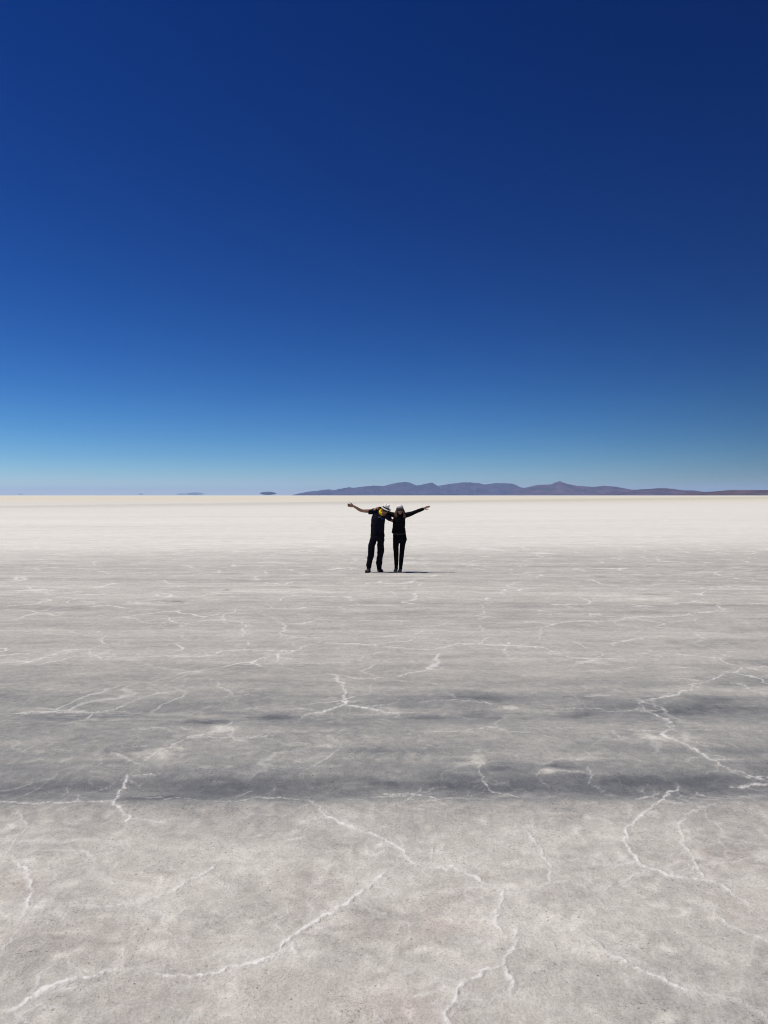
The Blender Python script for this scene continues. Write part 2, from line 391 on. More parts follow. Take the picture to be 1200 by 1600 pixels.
    def stamp(pts, st, wd, hgt):
        ph = rnd.random() * 50
        n = len(pts)
        for i, (a, b) in enumerate(zip(pts[:-1], pts[1:])):
            s = i * 0.35 + ph
            k = 0.72 + 0.35 * math.sin(s) * math.sin(s * 0.37 + 1) + rnd.uniform(-.18, .18)
            ww = max(wd * k, 0.0018 * a[1] * 0.6)
            stt = st * (0.90 + 0.12 * math.sin(s * 0.6 + 2)) * min(1, .62 + i * .12, .62 + (n - 2 - i) * .12)
            m = 3.0 * max(ww, 0.0042 * a[1])
            y0 = min(a[1], b[1]) - m; y1 = max(a[1], b[1]) + m
            r0, r1 = np.searchsorted(Ys, [y0, y1])
            if r1 <= r0: continue
            x0 = min(a[0], b[0]) - m; x1 = max(a[0], b[0]) + m
            ua = min(x0 / y0, x0 / y1) if y0 > 0 else x0; ub = max(x1 / y0, x1 / y1)
            c0, c1 = np.searchsorted(us, [ua, ub])
            if c1 <= c0: continue
            xs = XW[r0:r1, c0:c1]; ys = YW[r0:r1, c0:c1]
            dx, dy = b[0] - a[0], b[1] - a[1]; L2 = dx * dx + dy * dy + 1e-12
            t = np.clip(((xs - a[0]) * dx + (ys - a[1]) * dy) / L2, 0, 1)
            ry = min(1.0, ww / (0.0042 * a[1]))
            q = np.hypot(xs - a[0] - t * dx, (ys - a[1] - t * dy) * ry) / ww
            CK[r0:r1, c0:c1] = np.maximum(CK[r0:r1, c0:c1], stt * (0.78 * np.exp(-q * q * 1.9) + 0.34 * np.exp(-q * q * 0.26)))
            H[r0:r1, c0:c1] = np.maximum(H[r0:r1, c0:c1], stt * hgt * np.exp(-q * q * 0.9))
    for st, wd, pp in CR:
        pts = [ground(*p) for p in pp]
        dist = pts[len(pts) // 2][1]
        n = 3 if dist < 8 else 2
        base = rough(pts, 0.12 if dist < 8 else 0.06, n)
        stamp(base, st if dist < 5.4 else st * .85, wd * (0.55 if dist < 5.4 else .62), min(0.0055, wd * 0.24))
        bloom(base, st)
        # fine side veins
        for _ in range(int(len(pts) * 2.2)):
            k = rnd.randrange(len(base) - 1)
            a = base[k]; b = base[k + 1]
            an = math.atan2(b[1] - a[1], b[0] - a[0]) + rnd.choice((-1, 1)) * rnd.uniform(.3, 1.3)
            L = rnd.uniform(.05, .28) * (1 + dist / 12)
            q = [(a[0] + cos(an) * L * t + rnd.gauss(0, .08) * L * (t > 0), a[1] + sin(an) * L * t) for t in (0, .33, .66, 1)]
            stamp(rough(q, .15, 2), st * rnd.uniform(.15, .5), wd * rnd.uniform(.18, .4), .002)
    # many faint hairline veins that belong to no large ridge
    for _ in range(300):
        y = math.exp(rnd.uniform(math.log(2.6), math.log(24))); x = rnd.uniform(-.6, .6) * y
        an = rnd.gauss(0, 0.8) + (pi if rnd.random() < .5 else 0)
        L = rnd.uniform(.12, .7) * (0.6 + y / 9); q = [(x, y)]
        for k in range(6):
            an += rnd.gauss(0, .45); q.append((q[-1][0] + cos(an) * L / 6, q[-1][1] + sin(an) * L / 6))
        stamp(rough(q, .12, 2), rnd.uniform(.08, .36) * (1 if y < 5.2 else .45), rnd.uniform(.004, .009) * (1 + y / 10), .0018)
    CK *= np.clip(0.90 + 0.45 * fbm(X * 9, Yg * 9, 3, 1), 0.5, 1.2) * np.clip(1.0 + 1.1 * fbm(X * 42, Yg * 34, 3, 3, .85), .35, 1.5)
    tone += BL * 0.06 * np.clip(0.35 + 1.3 * gr * .6 + .8 * fbm(X * 4, Yg * 4, 3, 0), 0, 1.3)
    Z += H * (1 + 0.7 * fbm(X * 22, Yg * 22, 2, 4))
    fade = np.clip((1.5 - np.abs(Ug)) / 0.5, 0, 1) * np.clip((Yg - 1.6) / .3, 0, 1) * np.clip((100 - Yg) / 50, 0, 1)
    Z *= fade
    verts = np.stack([X, Yg, Z], -1).reshape(-1, 3)
    idx = np.arange(R * K).reshape(R, K)
    quads = np.stack([idx[:-1, :-1], idx[:-1, 1:], idx[1:, 1:], idx[1:, :-1]], -1).reshape(-1, 4)
    ue, y0, y1 = us[-1], Ys[0], Ys[-1]
    B = 146000.0
    ex = np.array([(-B, -90000, 0), (B, -90000, 0), (B, y0, 0), (ue * y0, y0, 0), (-ue * y0, y0, 0), (-B, y0, 0),
                   (ue * y1, y1, 0), (B * 1.0 if B > ue * y1 else ue * y1, y1, 0), (-ue * y1, y1, 0), (-ue * y1, y1, 0)], float)
    n0 = R * K
    # rear sheet, right side, left side
    extra_faces = [[n0 + 0, n0 + 1, n0 + 2, n0 + 3, n0 + 4, n0 + 5], [n0 + 3, n0 + 2, n0 + 6], [n0 + 5, n0 + 4, n0 + 8]]
    verts = np.concatenate([verts, ex])
    me = bpy.data.meshes.new('ground')
    me.vertices.add(len(verts)); me.vertices.foreach_set('co', verts.astype(np.float32).ravel())
    nl = quads.size + sum(len(f) for f in extra_faces)
    loops = np.concatenate([quads.ravel()] + [np.array(f) for f in extra_faces])
    starts = list(range(0, quads.size, 4)); s = quads.size; tot = [4] * len(quads)
    for f in extra_faces:
        starts.append(s); s += len(f); tot.append(len(f))
    me.loops.add(nl); me.loops.foreach_set('vertex_index', loops.astype(np.int32))
    me.polygons.add(len(starts)); me.polygons.foreach_set('loop_start', np.array(starts, np.int32))
    me.polygons.foreach_set('loop_total', np.array(tot, np.int32))
    me.update(calc_edges=True)
    me.polygons.foreach_set('use_smooth', np.ones(len(starts), bool))
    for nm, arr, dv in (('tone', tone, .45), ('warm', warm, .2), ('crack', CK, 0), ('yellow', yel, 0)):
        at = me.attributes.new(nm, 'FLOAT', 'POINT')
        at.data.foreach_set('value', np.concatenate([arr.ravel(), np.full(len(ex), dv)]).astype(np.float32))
    me.validate()
    o = bpy.data.objects.new('ground', me); C.objects.link(o)
    tag(o, 'cracked white and grey salt flat reaching to the horizon', None, kind='structure')
    return o


def ground_material():
    m = bpy.data.materials.new('salt_crust'); m.use_nodes = True
    T = m.node_tree; n = T.nodes; L = T.links
    b = n['Principled BSDF']
    b.inputs['Roughness'].default_value = 0.85; b.inputs['Specular IOR Level'].default_value = 0.2

    def attr(nm):
        a = n.new('ShaderNodeAttribute'); a.attribute_name = nm; return a.outputs['Fac']

    def math_(op, a, b_=None, c=None, clamp=False):
        x = n.new('ShaderNodeMath'); x.operation = op; x.use_clamp = clamp
        for i, v in enumerate((a, b_, c)):
            if v is None: continue
            if isinstance(v, (int, float)): x.inputs[i].default_value = v
            else: L.new(v, x.inputs[i])
        return x.outputs[0]

    def mapr(v, a, b_, c, d):
        x = n.new('ShaderNodeMapRange'); L.new(v, x.inputs[0])
        for i, q in enumerate((a, b_, c, d)): x.inputs[i + 1].default_value = q
        return x.outputs[0]
    tc = n.new('ShaderNodeTexCoord')

    def mapping(sx, sy):
        mp = n.new('ShaderNodeMapping'); mp.inputs['Scale'].default_value = (sx, sy, 1)
        L.new(tc.outputs['Object'], mp.inputs[0]); return mp.outputs[0]

    def noise(vec, sc, det=4, ro=.55, dist=0):
        t = n.new('ShaderNodeTexNoise'); t.inputs['Scale'].default_value = sc; t.inputs['Detail'].default_value = det
        t.inputs['Roughness'].default_value = ro; t.inputs['Distortion'].default_value = dist
        L.new(vec, t.inputs['Vector']); return t.outputs['Fac']
    sep = n.new('ShaderNodeSeparateXYZ'); L.new(tc.outputs['Object'], sep.inputs[0])
    Y = sep.outputs[1]
    nearf = mapr(Y, 9, 4.5, 0, 1)
    farf = mapr(Y, 26, 30, 0, 1)
    midf = math_('MULTIPLY', mapr(Y, 5, 7, 0, 1), mapr(Y, 60, 25, 0, 1))
    v1 = mapping(1, 1)
    grain = noise(v1, 75, 3, .75)
    grain2 = noise(v1, 14, 6, .65, .4)
    lump = noise(v1, 4.5, 6, .62)
    stre = noise(mapping(.9, 2.6), 2.2, 7, .72)
    fstr = noise(mapping(.3, 1.0), 0.9, 7, .7)
    xfar = noise(mapping(.02, .12), 1.0, 6, .7)
    rg = n.new('ShaderNodeTexNoise'); rg.noise_type = 'RIDGED_MULTIFRACTAL'; rg.normalize = True
    rg.inputs['Scale'].default_value = 7.5; rg.inputs['Detail'].default_value = 7; rg.inputs['Roughness'].default_value = .62; rg.inputs['Distortion'].default_value = .5
    L.new(v1, rg.inputs['Vector']); rid = rg.outputs['Fac']
    rm = noise(v1, 1.1, 3)
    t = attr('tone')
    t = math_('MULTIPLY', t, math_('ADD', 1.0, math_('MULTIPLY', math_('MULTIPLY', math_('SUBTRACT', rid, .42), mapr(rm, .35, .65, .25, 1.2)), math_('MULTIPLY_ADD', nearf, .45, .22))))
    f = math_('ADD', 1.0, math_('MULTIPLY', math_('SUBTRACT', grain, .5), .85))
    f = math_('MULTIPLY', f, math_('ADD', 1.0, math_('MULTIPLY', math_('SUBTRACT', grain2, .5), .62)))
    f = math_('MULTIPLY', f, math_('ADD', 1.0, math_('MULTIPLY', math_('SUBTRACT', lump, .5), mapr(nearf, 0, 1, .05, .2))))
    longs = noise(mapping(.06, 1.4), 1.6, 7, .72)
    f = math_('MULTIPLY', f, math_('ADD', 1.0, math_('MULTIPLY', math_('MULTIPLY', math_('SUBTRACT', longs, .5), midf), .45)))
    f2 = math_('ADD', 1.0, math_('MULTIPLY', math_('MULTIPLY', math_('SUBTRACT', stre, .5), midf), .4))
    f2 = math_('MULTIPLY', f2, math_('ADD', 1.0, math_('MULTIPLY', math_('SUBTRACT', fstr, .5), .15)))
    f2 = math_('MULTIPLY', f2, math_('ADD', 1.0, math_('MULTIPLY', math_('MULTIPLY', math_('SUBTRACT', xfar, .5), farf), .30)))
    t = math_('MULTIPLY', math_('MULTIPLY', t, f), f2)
    t = math_('MULTIPLY', t, 1.17)
    # thin broken flakes and painted shadows of small crust ridges, further out
    fl = noise(mapping(.8, 1.0), 1.5, 6, .62)
    farm = mapr(Y, 8, 15, 0, 1)
    t = math_('MULTIPLY', t, math_('SUBTRACT', 1.0, math_('MULTIPLY', math_('MULTIPLY', mapr(fl, .62, .68, 0, 1), farm), .14)))
    t = math_('MULTIPLY', t, math_('ADD', 1.0, math_('MULTIPLY', math_('MULTIPLY', mapr(fl, .39, .34, 0, 1), farm), .14)))
    # small dark grains, and pits with their shade painted into the tone
    vo = n.new('ShaderNodeTexVoronoi'); vo.inputs['Scale'].default_value = 16; L.new(v1, vo.inputs['Vector'])
    rnd = n.new('ShaderNodeSeparateColor'); L.new(vo.outputs['Color'], rnd.inputs[0])
    dots = math_('MULTIPLY', mapr(vo.outputs['Distance'], .10, .05, 0, 1), mapr(rnd.outputs[0], .93, .95, 0, 1))
    pit_shade = mapr(math_('ADD', noise(v1, 48, 4, .85), math_('MULTIPLY', math_('SUBTRACT', noise(v1, 3.0, 4), .5), .25)), .41, .33, 0, 1)
    t = math_('MULTIPLY', t, math_('SUBTRACT', 1.0, math_('MULTIPLY', dots, .7)))
    t = math_('MULTIPLY', t, math_('SUBTRACT', 1.0, math_('MULTIPLY', math_('MULTIPLY', pit_shade, nearf), mapr(attr('tone'), .18, .34, .85, .5))))
    # polygon network of salt veins out towards the bright flat
    dn = n.new('ShaderNodeTexNoise'); dn.inputs['Scale'].default_value = 1.1; dn.inputs['Detail'].default_value = 5; L.new(v1, dn.inputs['Vector'])
    vm = n.new('ShaderNodeVectorMath'); vm.operation = 'MULTIPLY_ADD'; L.new(dn.outputs['Color'], vm.inputs[0])
    vm.inputs[1].default_value = (1.3, 1.3, 0); L.new(v1, vm.inputs[2])
    ve = n.new('ShaderNodeTexVoronoi'); ve.feature = 'DISTANCE_TO_EDGE'; ve.inputs['Scale'].default_value = .75; L.new(vm.outputs[0], ve.inputs['Vector'])
    wid = mapr(Y, 6, 40, .014, .08)
    net = math_('SUBTRACT', 1.0, math_('DIVIDE', ve.outputs['Distance'], wid), clamp=True)
    net = math_('MULTIPLY', net, mapr(noise(v1, .9, 3), .45, .62, 0, 1))
    net = math_('MULTIPLY', net, math_('MULTIPLY', mapr(Y, 6, 9, .30, .75), mapr(Y, 90, 40, 0, 1)))
    # colour from tone
    rp = n.new('ShaderNodeValToRGB'); e = rp.color_ramp.elements
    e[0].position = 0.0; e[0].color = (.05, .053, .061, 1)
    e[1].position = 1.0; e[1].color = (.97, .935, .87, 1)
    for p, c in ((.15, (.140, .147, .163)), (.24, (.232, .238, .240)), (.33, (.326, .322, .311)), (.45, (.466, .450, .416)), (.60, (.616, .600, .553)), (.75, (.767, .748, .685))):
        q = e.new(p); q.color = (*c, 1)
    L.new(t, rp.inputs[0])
    mw = n.new('ShaderNodeMix'); mw.data_type = 'RGBA'; mw.blend_type = 'MULTIPLY'
    L.new(attr('warm'), mw.inputs[0]); L.new(rp.outputs[0], mw.inputs[6]); mw.inputs[7].default_value = (.965, .90, .895, 1)
    my = n.new('ShaderNodeMix'); my.data_type = 'RGBA'; my.blend_type = 'MULTIPLY'
    L.new(attr('yellow'), my.inputs[0]); L.new(mw.outputs[2], my.inputs[6]); my.inputs[7].default_value = (1.0, .96, .86, 1)
    mc = n.new('ShaderNodeMix'); mc.data_type = 'RGBA'
    crumb = noise(v1, 85, 4, .8)
    ca = attr('crack')
    sharp = mapr(math_('ADD', ca, math_('MULTIPLY', math_('SUBTRACT', crumb, .5), 1.7)), .0, .78, 0, 1)
    sharp = math_('MULTIPLY', sharp, mapr(ca, .02, .30, 0, 1))
    ck = math_('MULTIPLY_ADD', sharp, .66, math_('MULTIPLY', ca, .24))
    ck = math_('ADD', ck, net, clamp=True)
    L.new(ck, mc.inputs[0]); L.new(my.outputs[2], mc.inputs[6]); mc.inputs[7].default_value = (.82, .80, .765, 1)
    L.new(mc.outputs[2], b.inputs['Base Color'])
    # relief of the crust
    hb = math_('ADD', math_('MULTIPLY', grain2, .8), math_('MULTIPLY', grain, .35))
    hb = math_('ADD', hb, math_('MULTIPLY', rid, .9))
    hb = math_('ADD', hb, math_('MULTIPLY', sharp, .25))
    hb = math_('ADD', hb, math_('MULTIPLY', noise(v1, 26, 5, .7), .7))
    bp = n.new('ShaderNodeBump'); bp.inputs['Strength'].default_value = .75; bp.inputs['Distance'].default_value = .016
    L.new(hb, bp.inputs['Height']); L.new(bp.outputs[0], b.inputs['Normal'])
    return m


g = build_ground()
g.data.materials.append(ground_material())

# ------------------------------------------------------------------ mountains and far islands
PROF = [(464,771.6),(482,768),(494,767),(513,764.4),(521,765.6),(545,761),(551,762),(583,758.4),(599,759),(615,755),(630.5,752.5),(640,753.4),(651,758.2),(665,755.6),(675,753.2),
 (684,759),(703,755.8),(722,753.2),(735,753.4),(748,754.6),(757,756.8),(776,754.3),(798,755),(806,757.5),(814,761.5),(830,764),(850,768),(880,772),(900,774)]
PROF2 = [(790,774),(800,769),(812,764),(820,762),(839,757.4),(861,756.5),(867.5,753.3),(874.5,751.5),(879,753.4),(886.5,755.8),(902,758.7),(928,760.6),(943.5,758.7),(962.5,760.3),(981.5,764),(1000,768),(1030,772),(1050,774)]
PROF3 = [(930,774),(960,768),(985,765),(1000.5,764.4),(1016,763.4),(1035,762.2),(1051,763.4),(1070,766.3),(1083,766.0),(1099,768.3),(1121,770),(1150,772),(1180,774)]
PROF4 = [(1050,774),(1075,771),(1099,768.6),(1121,767.2),(1143,765.5),(1200,765.3),(1290,763),(1380,766),(1480,764),(1600,768),(1700,774)]


def mountain(name, label, prof, D, width, material, seed):
    x0, x1 = prof[0][0], prof[-1][0]
    nx = int((x1 - x0) * 1.6); ny = 64
    px = np.linspace(x0, x1, nx)
    hp = HOR - np.interp(px, [p[0] for p in prof], [p[1] for p in prof])
    hp = np.maximum(hp + 0.35 * fbm(px * .35 + seed, px * 0 + seed, 3, seed % 5) * np.clip(hp / 4, 0, 1), 0)
    H = hp / FPX * D
    v = np.linspace(-1, 1, ny)
    PXg, Vg = np.meshgrid(px, v, indexing='ij')
    Hg = np.repeat(H[:, None], ny, 1)
    wl = width * (0.5 + 0.5 * np.sqrt(np.clip(Hg / H.max(), 0, 1)))
    Yg = D + Vg * wl
    Xg = (PXg - 600) / FPX * D
    b = 1 - np.abs(Vg) ** 1.1
    u = Xg / 520.0; vv = Yg / 900.0
    rid = 1 - np.abs(fbm(u + 0.4 * vv, vv * .6 + seed, 4, 1)) * 2.0
    rid2 = 1 - np.abs(fbm(u * 2.5, vv * 2, 3, 3)) * 2.0
    side = np.clip(np.abs(Vg) * 2.2, 0, 1)
    Zg = Hg * b * (1 - side * 0.5 * (1 - np.clip(.65 * rid + .35 * rid2, 0, 1)))
    Zg = np.where(np.abs(Vg) > .999, -3.0, Zg)
    verts = np.stack([Xg, Yg, Zg], -1).reshape(-1, 3)
    idx = np.arange(nx * ny).reshape(nx, ny)
    q = np.stack([idx[:-1, :-1], idx[1:, :-1], idx[1:, 1:], idx[:-1, 1:]], -1).reshape(-1, 4)
    me = bpy.data.meshes.new(name); me.from_pydata(verts.tolist(), [], q.tolist())
    me.polygons.foreach_set('use_smooth', np.ones(len(me.polygons), bool))
    me.materials.append(material)
    o = bpy.data.objects.new(name, me); C.objects.link(o)
    return tag(o, label, None, kind='structure')


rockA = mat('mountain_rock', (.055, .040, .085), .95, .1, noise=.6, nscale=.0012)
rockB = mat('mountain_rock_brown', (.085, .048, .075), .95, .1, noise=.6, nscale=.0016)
rockP = mat('haze_faded_island_rock', (.20, .19, .20), .95, .1, noise=.3, nscale=.002)  # fade of distance and haze painted into the rock colour
rockC = mat('hill_earth', (.095, .050, .050), .95, .1, noise=.6, nscale=.002)
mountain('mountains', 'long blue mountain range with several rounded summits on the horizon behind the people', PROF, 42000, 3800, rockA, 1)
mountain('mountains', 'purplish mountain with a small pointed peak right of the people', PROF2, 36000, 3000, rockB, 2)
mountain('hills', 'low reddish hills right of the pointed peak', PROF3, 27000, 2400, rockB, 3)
mountain('hills', 'low flat brown hills at the right edge of the horizon', PROF4, 19000, 2400, rockC, 4)


def island(label, px, py, hw, hh, D, material, seed):
    """far island lifted off the horizon by the mirage: a mound over its own flattened mirror"""
    bm = bmesh.new()
    bmesh.ops.create_icosphere(bm, subdivisions=5, radius=1)
    a = hw / FPX * D; h = hh / FPX * D; z0 = CAM_H + (HOR - py) / FPX * D
    X0 = (px - 600) / FPX * D
    for v in bm.verts:
        x, y, z = v.co
        n = float(fbm(np.array([x * 3 + seed]), np.array([y * 3 + z * 2]), 3, seed % 5)[0])
        r = 1 + .28 * n
        prof = max(0, 1 - abs(x)) ** .25
        v.co = Vector((X0 + x * a, D + y * a * .7, z0 + z * h * (r if z > 0 else .75) * (.6 + .4 * prof)))
    me = bpy.data.meshes.new('island'); bm.to_mesh(me); bm.free()
    me.materials.append(material)
    o = bpy.data.objects.new('island', me); C.objects.link(o)
    return tag(o, label, None, kind='structure')


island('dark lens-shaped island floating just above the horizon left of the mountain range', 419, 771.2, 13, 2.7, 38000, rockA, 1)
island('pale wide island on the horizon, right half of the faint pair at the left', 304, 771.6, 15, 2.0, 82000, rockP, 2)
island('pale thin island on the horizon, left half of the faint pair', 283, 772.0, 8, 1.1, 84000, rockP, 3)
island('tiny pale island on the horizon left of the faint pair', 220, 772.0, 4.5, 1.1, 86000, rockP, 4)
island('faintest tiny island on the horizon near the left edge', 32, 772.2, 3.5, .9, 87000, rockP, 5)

# ------------------------------------------------------------------ haze: the air between here and the mountains
bm = bmesh.new()
bmesh.ops.create_cube(bm, size=1)
for v in bm.verts:
    v.co = Vector((v.co.x * 300000, v.co.y * 190000, -3.5 if v.co.z < 0 else 860))
me = bpy.data.meshes.new('haze'); bm.to_mesh(me); bm.free()
hz = bpy.data.objects.new('haze', me); C.objects.link(hz)
tag(hz, 'thin blue haze over the far salt flat', None, kind='stuff')
hm = bpy.data.materials.new('haze_air'); hm.use_nodes = True
hn = hm.node_tree.nodes
hn.remove(hn['Principled BSDF'])
pv = hn.new('ShaderNodeVolumePrincipled')
pv.inputs['Color'].default_value = (.41, .605, 1.0, 1)
pv.inputs['Density'].default_value = 1.15e-5
pv.inputs['Anisotropy'].default_value = 0.0
hm.node_tree.links.new(pv.outputs[0], hn['Material Output'].inputs['Volume'])
me.materials.append(hm)

# ------------------------------------------------------------------ figure building
class Blob:
    """collects closed tapered limbs and ellipsoids, then fuses them into ONE smooth continuous surface"""
    def __init__(self):
        self.v = []; self.f = []

    def tube(self, pts, rad, seg=18, ref=Vector((0, 1, 0)), cap=0.8):
        """rad: per point r or (r in the picture plane, r in depth)"""
        pts = [Vector(p) for p in pts]
        rr = [(r, r) if isinstance(r, (int, float)) else r for r in rad]
        # smooth subdivision of the path
        P2, R2 = [], []
        for i in range(len(pts) - 1):
            p0 = pts[max(i - 1, 0)]; p1 = pts[i]; p2 = pts[i + 1]; p3 = pts[min(i + 2, len(pts) - 1)]
            r1, r2 = rr[i], rr[i + 1]
            for k in range(4):
                t = k / 4
                P2.append(0.5 * ((2 * p1) + (p2 - p0) * t + (2 * p0 - 5 * p1 + 4 * p2 - p3) * t * t + (3 * p1 - p0 - 3 * p2 + p3) * t ** 3))
                s = t * t * (3 - 2 * t)
                R2.append((r1[0] * (1 - s) + r2[0] * s, r1[1] * (1 - s) + r2[1] * s))
        P2.append(pts[-1]); R2.append(rr[-1])
        d0 = (P2[1] - P2[0]).normalized(); d1 = (P2[-1] - P2[-2]).normalized()
        pre, prer, post, postr = [], [], [], []
        for a in (80, 55, 28):
            a_ = radians(a)
            m = min(R2[0]) * cap; pre.append(P2[0] - d0 * m * sin(a_)); prer.append((R2[0][0] * cos(a_), R2[0][1] * cos(a_)))
            m = min(R2[-1]) * cap; post.insert(0, P2[-1] + d1 * m * sin(a_)); postr.insert(0, (R2[-1][0] * cos(a_), R2[-1][1] * cos(a_)))
        P2 = pre + P2 + post; R2 = prer + R2 + postr
        base = len(self.v); n = len(P2)
        prev = None
        for i in range(n):
            d = (P2[min(i + 1, n - 1)] - P2[max(i - 1, 0)]).normalized()
            s = d.cross(ref)
            if s.length < 1e-3: s = prev or Vector((1, 0, 0))
            s.normalize()
            if prev is not None and s.dot(prev) < 0: s = -s
            prev = s
            t = s.cross(d).normalized()
            for k in range(seg):
                a = 2 * pi * k / seg
                self.v.append(P2[i] + s * (R2[i][0] * cos(a)) + t * (R2[i][1] * sin(a)))
        for i in range(n - 1):
            for k in range(seg):
                a = base + i * seg + k; b = base + i * seg + (k + 1) % seg
                self.f.append((a, b, b + seg, a + seg))
        self.f.append(tuple(base + k for k in range(seg))[::-1])
        self.f.append(tuple(base + (n - 1) * seg + k for k in range(seg)))
        return self

    def ell(self, c, r, M=None):
        c = Vector(c); base = len(self.v); nu, nv = 20, 12
        M = M or Matrix.Identity(3)
        self.v.append(c + M @ Vector((0, 0, r[2])))
        for j in range(1, nv):
            ph = pi * j / nv
            for i in range(nu):
                th = 2 * pi * i / nu
                self.v.append(c + M @ Vector((r[0] * sin(ph) * cos(th), r[1] * sin(ph) * sin(th), r[2] * cos(ph))))
        self.v.append(c + M @ Vector((0, 0, -r[2])))
        last = len(self.v) - 1
        for i in range(nu):
            self.f.append((base, base + 1 + i, base + 1 + (i + 1) % nu))
            self.f.append((last, base + 1 + (nv - 2) * nu + (i + 1) % nu, base + 1 + (nv - 2) * nu + i))
        for j in range(nv - 2):
            for i in range(nu):
                a = base + 1 + j * nu + i; b = base + 1 + j * nu + (i + 1) % nu
                self.f.append((a, a + nu, b + nu, b))
        return self

    def build(self, name, material, parent, voxel=.006, smooth=3, origin=None, wr=0.0, wscale=9.0):
        me = bpy.data.meshes.new(name)
        me.from_pydata([tuple(v) for v in self.v], [], self.f)
        bm = bmesh.new(); bm.from_mesh(me); bmesh.ops.recalc_face_normals(bm, faces=bm.faces); bm.to_mesh(me); bm.free()
        o = bpy.data.objects.new(name, me); C.objects.link(o)
        md = o.modifiers.new('fuse', 'REMESH'); md.mode = 'VOXEL'; md.voxel_size = voxel; md.use_smooth_shade = True
        if smooth:
            sm = o.modifiers.new('smooth', 'SMOOTH'); sm.iterations = smooth; sm.factor = .5
        dg = bpy.context.evaluated_depsgraph_get()
        m2 = bpy.data.meshes.new_from_object(o.evaluated_get(dg))
        o.modifiers.clear(); o.data = m2; bpy.data.meshes.remove(me)
        if wr > 0:           # folds of the cloth
            n = len(m2.vertices); co = np.empty(n * 3, np.float32); m2.vertices.foreach_get('co', co); co = co.reshape(-1, 3)
            no = np.empty(n * 3, np.float32); m2.vertices.foreach_get('normal', no); no = no.reshape(-1, 3)
            q = fbm(co[:, 0] * wscale + co[:, 2] * wscale * .7 + co[:, 1] * 5, co[:, 2] * wscale * 1.2 - co[:, 0] * wscale * .5, 3, 2)
            co = co + no * (wr * (1 - np.abs(q) * 2.2))[:, None]
            m2.vertices.foreach_set('co', co.ravel().astype(np.float32)); m2.update()
        m2.name = name
        m2.materials.clear(); m2.materials.append(material)
        m2.polygons.foreach_set('use_smooth', np.ones(len(m2.polygons), bool))
        link(o, parent)
        return o


def link(o, parent):
    if parent is not None:
        p = parent.matrix_world.copy() if False else Matrix.Translation(world_loc(parent))
        o.parent = parent
        o.matrix_parent_inverse = p.inverted()


def world_loc(o):
    l = Vector(o.location)
    return l if o.parent is None else l       # parts keep world coordinates, their origin is the scene's


def frame(up, fwd):
    """columns: right, forward, up"""
    u = Vector(up).normalized(); f = Vector(fwd); f = (f - u * f.dot(u)).normalized(); r = f.cross(u)
    return Matrix((r, f, u)).transposed()


def head_parts(B, c, M, s=1.0, female=False):
    def p(x, y, z): return c + M @ Vector((x * s, y * s, z * s))
    def e(x, y, z, a, b, d): B.ell(p(x, y, z), (a * s, b * s, d * s), M)
    e(0, -.012, .028, .074, .094, .088)
    e(0, .018, -.02, .062, .070, .082)
    jw = .048 if female else .056
    e(0, .028, -.068, jw, .052, .042)
    e(0, .062, -.092, .022 if female else .028, .020, .018)
    B.tube([p(0, .082, .012), p(0, .098, -.012), p(0, .108, -.030)], [.008 * s, .010 * s, .013 * s])
    e(0, .098, -.036, .017, .012, .009)
    e(0, .082, -.066, .020, .011, .005)
    B.tube([p(-.030, .072, -.056), p(-.016, .085, -.062), p(0, .089, -.064), p(.016, .085, -.062), p(.030, .072, -.056)], [.005 * s] * 5, seg=8)
    for q in (-1, 1): e(q * .040, .068, -.034, .018, .016, .015)      # cheeks of a smile
    e(0, .072, .034, .056, .018, .011)
    for q in (-1, 1):
        e(q * .045, .055, -.028, .022, .022, .02)
        e(q * .030, .074, .012, .014, .012, .010)
        B.ell(p(q * .076, -.006, -.008), (.010 * s, .020 * s, .032 * s), M)


def hand(B, wrist, d, pn, L=.185, spread=.10, curl=.12, thumb_side=1, rw=.026):
    """wrist, direction of the fingers, normal of the palm; five separate fingers"""
    d = Vector(d).normalized(); pn = Vector(pn); pn = (pn - d * pn.dot(d)).normalized()
    s = d.cross(pn).normalized() * thumb_side          # towards the thumb
    k = L / .185
    pl = .095 * k
    B.tube([wrist - d * .03, wrist, wrist + d * pl * .35, wrist + d * pl * .98], [(rw * .95, rw * .8), (rw, rw * .72), (.036 * k, .016 * k), (.040 * k, .012 * k)], ref=pn, cap=.4)
    for i, (off, ln) in enumerate(((.030, .072), (.010, .080), (-.010, .074), (-.029, .058))):
        base = wrist + d * pl * .92 + s * off * k
        dd = (d + s * (off / .03) * spread).normalized()
        c = curl * (1 + .15 * i)
        pts = [base]; r = [.0095 * k]
        for j, fr in enumerate((.45, .32, .25)):
            dd = (dd * cos(c * (j + .6)) + pn * sin(c * (j + .6))).normalized()
            pts.append(pts[-1] + dd * ln * k * fr); r.append((.0088, .0080, .0068)[j] * k)
        B.tube(pts, r, seg=10)
    base = wrist + d * pl * .28 + s * .024 * k
    t1 = (d * .75 + s * .75 + pn * .25).normalized(); t2 = (d * .95 + s * .35 + pn * .3).normalized()
    B.tube([base - t1 * .01, base + t1 * .036 * k, base + t1 * .036 * k + t2 * .032 * k, base + t1 * .036 * k + t2 * .056 * k],
           [.014 * k, .0115 * k, .0105 * k, .008 * k], seg=10)


